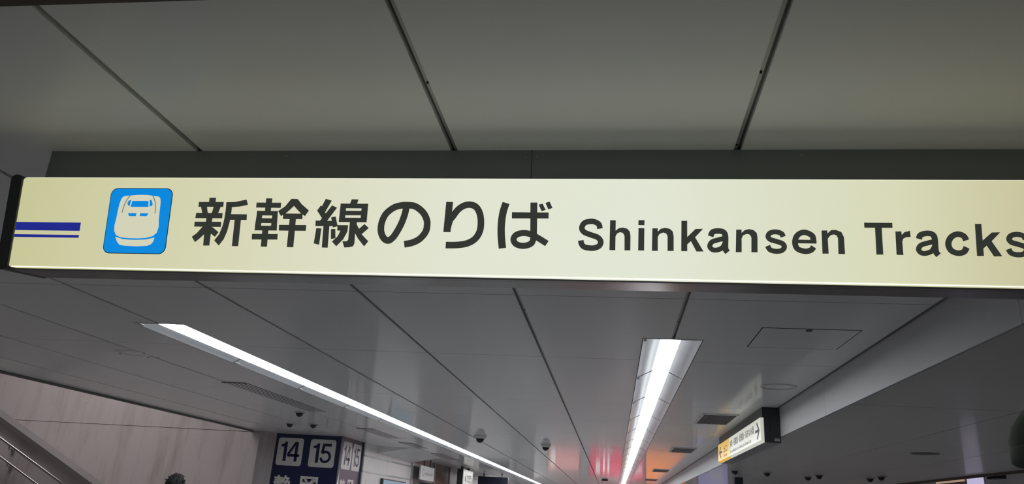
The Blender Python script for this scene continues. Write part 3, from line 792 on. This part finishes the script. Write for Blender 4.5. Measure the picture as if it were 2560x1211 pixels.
# ================================================================== the 14 / 15 platform pillar
M_NAVY = mat('pillar_navy', (0.011, 0.021, 0.078), 0.30)
M_NUM = mat('number_tile_white', (0.74, 0.73, 0.71), 0.35)
M_NINK = mat('number_navy', (0.008, 0.013, 0.06), 0.4)
t = thing('platform_pillar', (-6.45, 16.8, 0), 'navy blue pillar with white number tiles 14 and 15', 'pillar')
MB().box(-7.17, -5.70, 16.12, 17.52, 0, H - 0.001).build('core', M_NAVY, t)
MB().tube([(-5.715, 16.115, 0), (-5.715, 16.115, H - 0.001)], 0.028, 12).build('corner_trim', M_STEEL_B, t, True)
D1 = [[(0.0, 0.74), (0.0, 0.86), (0.16, 0.90), (0.22, 1.0), (0.34, 1.0), (0.34, 0.0), (0.17, 0.0), (0.17, 0.74)]]
D4 = [[(0.36, 1.0), (0.56, 1.0), (0.56, 0.0), (0.40, 0.0), (0.40, 0.80), (0.13, 0.36), (0.0, 0.36), (0.0, 0.40)], [(0.0, 0.24), (0.68, 0.24), (0.68, 0.38), (0.0, 0.38)]]
D5 = [[(0.12, 1.0), (0.60, 1.0), (0.60, 0.86), (0.25, 0.86), (0.21, 0.55), (0.05, 0.50)]]
R5 = (0.13, [(0.12, 0.50), (0.30, 0.58), (0.48, 0.52), (0.57, 0.34), (0.50, 0.14), (0.32, 0.065), (0.15, 0.12), (0.07, 0.27)])


def digits(which, ox, oy, h, fr):
    mb = MB()
    sc = lambda q: [(ox + x * h, oy + y * h) for x, y in q]
    for poly in {'1': D1, '4': D4, '5': D5}[which]:
        mb.prism(sc(poly), fr(0.0032), fr(0.0045))
    if which == '5':
        mb.ribbon(sc(R5[1]), R5[0] * h, fr(0.0032), fr(0.0045))
    return mb


fF = frame((-7.17, 16.12, 0), (1, 0, 0), (0, 0, 1), (0, -1, 0))
fS = frame((-5.70, 16.12, 0), (0, 1, 0), (0, 0, 1), (1, 0, 0))
for fr, c1, c2, tw in ((fF, 0.33, 1.05, 0.565), (fS, 0.36, 1.02, 0.57)):
    for c, ds in ((c1, '14'), (c2, '15')):
        tl = MB().prism(rrect(c, 2.482, tw, 0.57, 0.055), fr(0.0003), fr(0.003)).build('number_tile', M_NUM, t)
        digits(ds[0], c - 0.205, 2.285, 0.40, fr).build('digit', M_NINK, tl)
        digits(ds[1], c - 0.05, 2.285, 0.40, fr).build('digit', M_NINK, tl)
    for ch, x in (('静', c1 - 0.26), ('岡', c2 - 0.40)):
        text_mb(ch, (x, x + 0.39, 1.62, 2.0), fr, 0.001, 0.003, 0.022).build('place_name_character', M_NUM, t)

# ================================================================== stair parapet with handrails
t = thing('stair_parapet', (-9.5, 13.1, 0), 'sloping concrete stair parapet capped with a stainless steel coping', 'parapet')


def rz(x):                                  # coping line of the stair
    return 1.587 + (-9.02 - x) * 0.4988


px0, px1 = -13.5, -7.72
MB().prism([(px0, 0), (px1, 0), (px1, rz(px1) - 0.081), (px0, rz(px0) - 0.081)], lambda p: (p[0], 13.04, p[1]), lambda p: (p[0], 13.30, p[1])).build('parapet_wall', M_CONC, t)
MB().prism([(px0, rz(px0) - 0.08), (px1, rz(px1) - 0.08), (px1, rz(px1)), (px0, rz(px0))], lambda p: (p[0], 13.0, p[1]), lambda p: (p[0], 13.34, p[1])).build('coping', M_STEEL_B, t)
for k, (dz, r) in enumerate(((-0.285, 0.022), (-0.56, 0.019))):
    t2 = MB().tube([(px0, 12.92, rz(px0) + dz), (px1 + 0.1, 12.92, rz(px1 + 0.1) + dz)], r, 14).build('handrail', mat('rail_steel', (0.34, 0.33, 0.33), 0.3, 1.0), t, True)
    for x in (-12.9, -10.75 + 0.05 * k, -8.8):
        z = rz(x) + dz
        MB().tube([(x, 12.92, z - r), (x, 12.92, z - r - 0.05), (x, 13.039, z - r - 0.07)], 0.010, 8).build('bracket', M_STEEL_B, t2, True)
        MB().box(x - 0.035, x + 0.035, 13.028, 13.0395, z - r - 0.105, z - r - 0.035).build('bracket_plate', M_STEEL_B, t2)

# ================================================================== things along the left wall
t = thing('hanging_board', (-5.45, 23.0, 2.25), 'white hanging shop board with a round emblem and grey lettering', 'sign')
MB().box(-5.47, -5.43, 22.15, 23.9, 2.25, 2.64).build('board', M_WHITE, t)
f3 = frame((-5.43, 22.15, 2.25), (0, 1, 0), (0, 0, 1), (1, 0, 0))
MB().prism(rrect(0.33, 0.20, 0.22, 0.22, 0.109, 8), f3(0.0005), f3(0.002)).build('emblem', M_GREY, t)
MB().prism(rrect(0.33, 0.20, 0.15, 0.15, 0.074, 8), f3(0.0021), f3(0.003)).build('emblem_centre', M_WHITE, t)
text_mb('STARBUCKS COFFEE', (0.52, 1.52, 0.14, 0.21), f3, 0.0005, 0.002, 0.02).build('lettering', M_GREY, t)
for y in (22.6, 23.4):
    MB().box(-5.46, -5.44, y - 0.03, y + 0.03, 2.64, H - 0.001).build('hanger', M_BLACK, t)

t = thing('blade_sign', (-5.0, 26.8, 2.28), 'hanging black box sign with a white lit waiting room face', 'sign')
MB().box(-5.12, -4.925, 25.95, 27.7, 2.28, 2.77).build('housing', M_BLACK, t)
M_BLADE = mat('blade_face_white', (0.6, 0.6, 0.57), 0.3, emit=(0.9, 0.9, 0.85), power=0.35)
bf = MB().box(-4.924, -4.90, 25.96, 27.69, 2.29, 2.76).build('white_face', M_BLADE, t)
f4 = frame((-4.90, 25.96, 2.29), (0, 1, 0), (0, 0, 1), (1, 0, 0))
text_mb('待合室', (0.62, 1.35, 0.20, 0.33), f4, 0.0005, 0.0015, 0.01).build('lettering', M_INK, bf)
text_mb('Waiting Room', (0.62, 1.55, 0.07, 0.14), f4, 0.0005, 0.0015, 0.01).build('lettering', M_INK, bf)
pict = MB()
pict.prism(rrect(0.36, 0.31, 0.07, 0.05, 0.02, 5), f4(0.0005), f4(0.0015))
pict.prism([(0.30, 0.10), (0.42, 0.10), (0.42, 0.27), (0.30, 0.27)], f4(0.0005), f4(0.0015))
pict.build('person_symbol', M_INK, bf)
for y in (26.2, 27.4):
    MB().box(-5.05, -4.98, y - 0.035, y + 0.035, 2.7705, H - 0.001).build('hanger', M_BLACK, t)

t = thing('wall_screen', (-5.6, 20.1, 1.75), 'dark framed teal display screen on the white panelled wall', 'screen')
MB().box(-5.649, -5.58, 19.02, 21.2, 1.72, 2.13).build('bezel', M_BLACK, t)
MB().box(-5.579, -5.575, 19.06, 21.16, 1.75, 2.10).build('display', mat('display_teal', (0.03, 0.06, 0.08), 0.2, emit=(0.10, 0.24, 0.33), power=0.8), t)
t = thing('wall_notice', (-5.645, 18.25, 1.75), 'small white paper notice on the wall beside the pillar', 'notice')
MB().box(-5.649, -5.644, 17.85, 18.65, 1.5, 2.06).build('sheet', M_WHITE, t)
f5 = frame((-5.644, 17.85, 1.5), (0, 1, 0), (0, 0, 1), (1, 0, 0))
for k in range(3):
    MB().prism([(0.15 + 0.2 * k, 0.34), (0.29 + 0.2 * k, 0.34), (0.29 + 0.2 * k, 0.46), (0.15 + 0.2 * k, 0.46)], f5(0.0003), f5(0.001)).build('printed_mark', M_GREY, t)

t = thing('departure_board', (-4.2, 30.2, 2.2), 'dark hanging board far along the left strip light', 'sign')
MB().box(-5.1, -3.95, 30.0, 30.2, 2.3, 2.72).build('board_body', mat('board_navy', (0.01, 0.012, 0.035), 0.35), t)
for x in (-4.9, -4.2):
    MB().box(x - 0.03, x + 0.03, 30.08, 30.14, 2.7205, H - 0.001).build('hanger', M_GREY, t)
t = thing('ceiling_box', (-0.3, 30.0, H - 0.06), 'small dark box fitting far down the concourse ceiling', 'ceiling fitting')
MB().box(-0.42, -0.2, 29.7, 30.3, H - 0.05, H - 0.0005).build('box_body', M_BLACK, t)
MB().box(-0.40, -0.22, 29.72, 30.28, H - 0.058, H - 0.0505).build('lens_cover', M_DOME, t)

# ================================================================== right-hand side
t = thing('soffit_column', (2.665, 17.7, 0), 'dark slim square column under the right soffit', 'column')
MB().box(2.58, 2.75, 17.6, 17.8, 0, HS - 0.001).build('shaft', mat('column_dark', (0.04, 0.05, 0.06), 0.4), t)
MB().box(2.56, 2.77, 17.58, 17.82, 0, 0.12).build('base', M_STEEL_B, t)


def lit_poster(loc, face, size, color, power, label, cat='poster', bars=(), name='lit_poster'):
    """an illuminated advertising box: dark frame, lit face, printed blocks"""
    t_ = thing(name, loc, label, cat)
    w, h = size
    fr = frame(loc, *face)
    MB().prism([(-w / 2 - 0.05, -0.05), (w / 2 + 0.05, -0.05), (w / 2 + 0.05, h + 0.05), (-w / 2 - 0.05, h + 0.05)], fr(-0.12), fr(-0.002)).build('poster_frame', M_STEEL_B, t_)
    key = name + '_' + '_'.join('%02d' % int(c * 99) for c in color)
    MB().prism([(-w / 2, 0), (w / 2, 0), (w / 2, h), (-w / 2, h)], fr(-0.0015), fr(0.004)).build('lit_face', mat(key, color, 0.4, emit=color, power=power), t_)
    for x0, x1, y0, y1, c in bars:
        MB().prism([(x0, y0), (x1, y0), (x1, y1), (x0, y1)], fr(0.0045), fr(0.006)).build('printed_block', mat('print_%02d_%02d_%02d' % tuple(int(k * 99) for k in c), c, 0.4, emit=c, power=power), t_)
    return t_


TO_CAM = ((1, 0, 0), (0, 0, 1), (0, -1, 0))
TO_LEFT = ((0, -1, 0), (0, 0, 1), (-1, 0, 0))
PW = (0.95, 0.9, 0.9)
pier = struct('wall_endbay', MB().box(-3.6, 5.6, 36.2, 36.5, 0, 2.62), M_WALLP)
lit_poster((-0.35, 36.18, 1.25), TO_CAM, (1.45, 1.15), (0.80, 0.035, 0.10), 0.85, 'red illuminated poster with white print at the far end', bars=(
    (-0.45, -0.25, 0.55, 1.05, PW), (-0.12, -0.04, 0.3, 0.95, PW), (0.08, 0.16, 0.25, 0.95, PW), (-0.2, 0.6, 0.86, 0.90, PW), (-0.3, 0.3, 0.12, 0.2, PW)))
lit_poster((0.98, 36.18, 1.25), TO_CAM, (0.75, 1.25), (0.75, 0.04, 0.11), 0.85, 'narrow crimson illuminated poster under the right strip light at the far end', bars=((-0.25, 0.25, 0.5, 0.6, PW), (-0.15, 0.3, 0.75, 0.95, PW)))
lit_poster((-2.25, 36.18, 1.3), TO_CAM, (1.4, 0.95), (0.90, 0.38, 0.36), 0.7, 'pale pink illuminated poster at the far end', bars=((-0.6, -0.4, 0.1, 0.8, PW), (-0.2, 0.5, 0.70, 0.74, PW)))
lit_poster((2.33, 36.18, 1.22), TO_CAM, (1.75, 1.35), (0.95, 0.28, 0.06), 1.1, 'orange illuminated shop panel at the far end', bars=((-0.5, 0.6, 0.95, 1.02, (1, 0.6, 0.4)), (-0.3, 0.6, 0.3, 0.36, (1, 0.6, 0.4))))
post = struct('wall_pier', MB().box(2.65, 3.68, 26.2, 26.9, 0, HS - 0.001), M_WALLP)
lit_poster((3.16, 26.18, 1.55), TO_CAM, (0.92, 0.82), (0.46, 0.43, 0.80), 1.1, 'lavender illuminated poster on the white pier under the soffit', bars=((-0.2, 0.35, 0.2, 0.26, PW), (-0.1, 0.3, 0.4, 0.62, PW)))
lit_poster((7.195, 17.07, 1.2), TO_LEFT, (0.74, 1.56), (0.60, 0.55, 0.80), 0.75, 'tall pale lavender lit panel on the right wall beyond the soffit', bars=((-0.2, 0.25, 0.3, 0.5, PW),))
lit_poster((7.195, 18.3, 2.695), TO_LEFT, (1.5, 0.06), (0.55, 0.38, 0.26), 0.6, 'narrow beige lit strip on the right wall beside the lavender panel', bars=())
t = thing('black_fascia_box', (7.15, 16.0, 2.68), 'black box sign on the right wall near the person in a green hat', 'sign')
MB().box(7.05, 7.198, 15.78, 16.22, 2.67, 2.775).build('box_body', M_BLACK, t)
MB().box(7.045, 7.0495, 15.80, 16.20, 2.68, 2.765).build('front_plate', M_DOME, t)

# ================================================================== people
M_SKIN = mat('skin', (0.42, 0.24, 0.17), 0.55)
M_HAIR = mat('hair_black', (0.006, 0.006, 0.007), 0.8, bump=0.5, nscale=60)
M_EYE = mat('eye_dark', (0.02, 0.015, 0.012), 0.2)
M_LIP = mat('lip', (0.30, 0.12, 0.10), 0.5)
M_SHOE = mat('shoe_black', (0.02, 0.02, 0.02), 0.4)
M_TROU = mat('trousers_charcoal', (0.04, 0.04, 0.05), 0.8)
M_JACK = mat('jacket_dark', (0.03, 0.03, 0.04), 0.8)
M_COAT = mat('coat_brown', (0.07, 0.035, 0.02), 0.8)
M_HAT = mat('hat_dark_green', (0.030, 0.040, 0.033), 0.75, bump=0.3, nscale=90)


def ellipsoid(c, r, nu=16, nv=12, fn=None):
    v, f = [], []
    for j in range(nv + 1):
        th = math.pi * j / nv
        for i in range(nu):
            ph = 2 * math.pi * i / nu
            d = Vector((math.sin(th) * math.cos(ph), math.sin(th) * math.sin(ph), math.cos(th)))
            p = Vector((d.x * r[0], d.y * r[1], d.z * r[2]))
            if fn:
                p = fn(d, p)
            v.append((c[0] + p.x, c[1] + p.y, c[2] + p.z))
    for j in range(nv):
        for i in range(nu):
            f.append((j * nu + i, j * nu + (i + 1) % nu, (j + 1) * nu + (i + 1) % nu, (j + 1) * nu + i))
    return v, f


def person(name, loc, rotz, height, top, label):
    """standing figure facing +Y before rotation; one continuous body mesh with face, hair or hat as children"""
    k = height / 1.75
    root = thing(name, loc, label, 'person', None)
    root.rotation_euler = (0, 0, rotz)
    V, E, R = [], [], []

    def add(p, r, prev=None):
        V.append((p[0] * k, p[1] * k, p[2] * k))
        R.append(r * k if not isinstance(r, tuple) else (r[0] * k, r[1] * k))
        if prev is not None:
            E.append((prev, len(V) - 1))
        return len(V) - 1

    pel = add((0, 0, 0.95), (0.155, 0.115))
    w = add((0, 0.01, 1.08), (0.140, 0.10), pel)
    ch = add((0, 0.0, 1.27), (0.165, 0.115), w)
    up = add((0, -0.01, 1.40), (0.13, 0.09), ch)
    nk = add((0, 0.0, 1.49), 0.055, up)
    hd = add((0, 0.015, 1.56), 0.058, nk)
    for s in (-1, 1):
        sh = add((s * 0.17, -0.01, 1.405), 0.062, up)
        el = add((s * 0.235, -0.03, 1.12), 0.045, sh)
        wr = add((s * 0.245, 0.05, 0.88), 0.028, el)
        pm = add((s * 0.245, 0.065, 0.82), (0.020, 0.034), wr)
        for q, (dy, ln) in enumerate(((-0.028, 0.075), (-0.010, 0.09), (0.010, 0.085), (0.028, 0.07))):
            a = add((s * 0.245, 0.07 + dy, 0.775), 0.0095, pm)
            b = add((s * 0.240, 0.075 + dy, 0.775 - ln * 0.5), 0.0085, a)
            add((s * 0.228, 0.082 + dy, 0.775 - ln), 0.0075, b)
        a = add((s * 0.232, 0.108, 0.825), 0.0105, pm)
        add((s * 0.222, 0.125, 0.79), 0.009, a)
        hp = add((s * 0.09, 0, 0.88), 0.098, pel)
        kn = add((s * 0.10, 0.015, 0.50), 0.062, hp)
        an = add((s * 0.105, -0.02, 0.10), 0.045, kn)
        ft = add((s * 0.11, 0.05, 0.045), (0.045, 0.042), an)
        add((s * 0.115, 0.16, 0.035), (0.042, 0.030), ft)
    me = bpy.data.meshes.new('body')
    me.from_pydata(V, E, [])
    ob = bpy.data.objects.new('body_skeleton', me)
    col.objects.link(ob)
    md = ob.modifiers.new('skin', 'SKIN')
    md.use_smooth_shade = True
    for i, sv in enumerate(me.skin_vertices[0].data):
        r = R[i]
        sv.radius = r if isinstance(r, tuple) else (r, r)
        sv.use_root = (i == 0)
    sb = ob.modifiers.new('sub', 'SUBSURF')
    sb.levels = sb.render_levels = 2
    dg = bpy.context.evaluated_depsgraph_get()
    bm_ = bpy.data.meshes.new_from_object(ob.evaluated_get(dg))
    BV = [tuple(v.co) for v in bm_.vertices]
    BF = [tuple(p.vertices) for p in bm_.polygons]
    bpy.data.objects.remove(ob)
    bpy.data.meshes.remove(bm_)
    hc = (0, 0.02 * k, 1.635 * k)

    def skull(d, p):
        if d.z < 0:                          # jaw narrows towards the chin, which sits forward
            p.x *= 1 - 0.38 * (-d.z) ** 1.5
            p.y += 0.022 * k * (-d.z)
        if d.y < -0.3:
            p.z += 0.004
        return p
    parts = [(BV, BF)]
    parts.append(ellipsoid(hc, (0.076 * k, 0.095 * k, 0.115 * k), 24, 18, skull))
    parts.append(ellipsoid((0, 0.118 * k, 1.622 * k), (0.013 * k, 0.020 * k, 0.026 * k), 10, 8))
    for s in (-1, 1):
        parts.append(ellipsoid((s * 0.078 * k, 0.012 * k, 1.632 * k), (0.010 * k, 0.019 * k, 0.031 * k), 10, 8))
    allv, allf = [], []
    for v, f in parts:
        n = len(allv)
        allv += v
        allf += [tuple(i + n for i in q) for q in f]
    mesh = bpy.data.meshes.new('body')
    mesh.from_pydata(allv, [], allf)
    for m_ in (M_SKIN, top['jacket'], M_TROU, M_SHOE):
        mesh.materials.append(m_)
    for p in mesh.polygons:
        c = Vector((0, 0, 0))
        for i in p.vertices:
            c += Vector(allv[i])
        c /= len(p.vertices)
        z, x = c.z / k, abs(c.x) / k
        p.use_smooth = True
        if z < 0.09:
            p.material_index = 3
        elif z < 0.93 and x < 0.20:
            p.material_index = 2
        elif z < 1.48 and not (x > 0.19 and z < 0.89):
            p.material_index = 1
    body = bpy.data.objects.new('body', mesh)
    col.objects.link(body)
    body.parent = root

    def child(nm, vf, m_):
        mb = MB()
        mb.add(*vf)
        o_ = mb.build(nm, m_, root, True, origin=(0, 0, 0))
        return o_
    for s in (-1, 1):
        child('eye', ellipsoid((s * 0.031 * k, 0.103 * k, 1.642 * k), (0.012 * k, 0.008 * k, 0.007 * k), 10, 8), M_EYE)
    child('mouth', ellipsoid((0, 0.112 * k, 1.575 * k), (0.024 * k, 0.008 * k, 0.006 * k), 10, 6), M_LIP)
    rnd = random.Random(3)

    def hairfn(d, p):
        if d.z < 0.15 and d.y > 0.25:        # keep the face clear
            p *= 0.86
        else:
            p *= 1.0 + rnd.uniform(-0.02, 0.06)
        return p
    hr = ellipsoid((0, 0.008 * k, 1.662 * k), (0.087 * k, 0.104 * k, 0.103 * k), 32, 18, hairfn)
    keep = [f for f in hr[1] if sum(hr[0][i][2] for i in f) / 4 > 1.60 * k or sum(hr[0][i][1] for i in f) / 4 < -0.01 * k]
    hm = MB()
    hm.add(hr[0], keep)
    for q in range(70):                      # loose tufts on the crown
        a_, e_ = rnd.uniform(0, 2 * math.pi), rnd.uniform(0.25, 1.5)
        d_ = Vector((math.cos(a_) * math.cos(e_), math.sin(a_) * math.cos(e_), math.sin(e_)))
        if d_.y > 0.5 and d_.z < 0.5:
            continue
        c_ = Vector((d_.x * 0.086, 0.008 + d_.y * 0.103, 1.662 + d_.z * 0.102)) * k
        tip = c_ + (d_ * 0.016 + Vector((rnd.uniform(-1, 1), rnd.uniform(-1, 1), 0.1)) * 0.018) * k
        side = d_.cross(Vector((0.3, 0.5, 0.8))).normalized() * 0.011 * k
        fwd_ = d_.cross(side).normalized() * 0.008 * k
        hm.add([c_ - side, c_ + side, c_ + fwd_, c_ - fwd_, tip], [(0, 2, 4), (2, 1, 4), (1, 3, 4), (3, 0, 4)])
    hm.build('hair', M_HAIR, root, True, origin=(0, 0, 0))
    if top.get('hat'):
        mb = MB()
        z0 = 1.674 * k
        prof = [(0.113, 0.0), (0.117, 0.012), (0.118, 0.04), (0.112, 0.068), (0.096, 0.10), (0.070, 0.125), (0.036, 0.142), (0.008, 0.147)]
        mb.lathe([(r * k, z * k * 0.74) for r, z in prof], (0, 0.008 * k, z0), 40)
        mb.build('hat', M_HAT, root, True, origin=(0, 0, 0))
        mb = MB()
        mb.lathe([(0.114 * k, -0.004 * k), (0.1185 * k, 0.0), (0.1185 * k, 0.022 * k), (0.115 * k, 0.026 * k)], (0, 0.008 * k, z0 - 0.004 * k), 32)
        mb.build('hat_band', M_HAT, root, True, origin=(0, 0, 0))
    return root


person('person', (-4.04, 7.0, 0), 0.25, 1.71, {'jacket': M_JACK}, 'person with short black hair seen from behind by the stair')
person('person', (0.754, 1.32, 0), 0.5, 1.80, {'jacket': M_COAT, 'hat': True}, 'person in a dark green hat at the right edge of the picture')
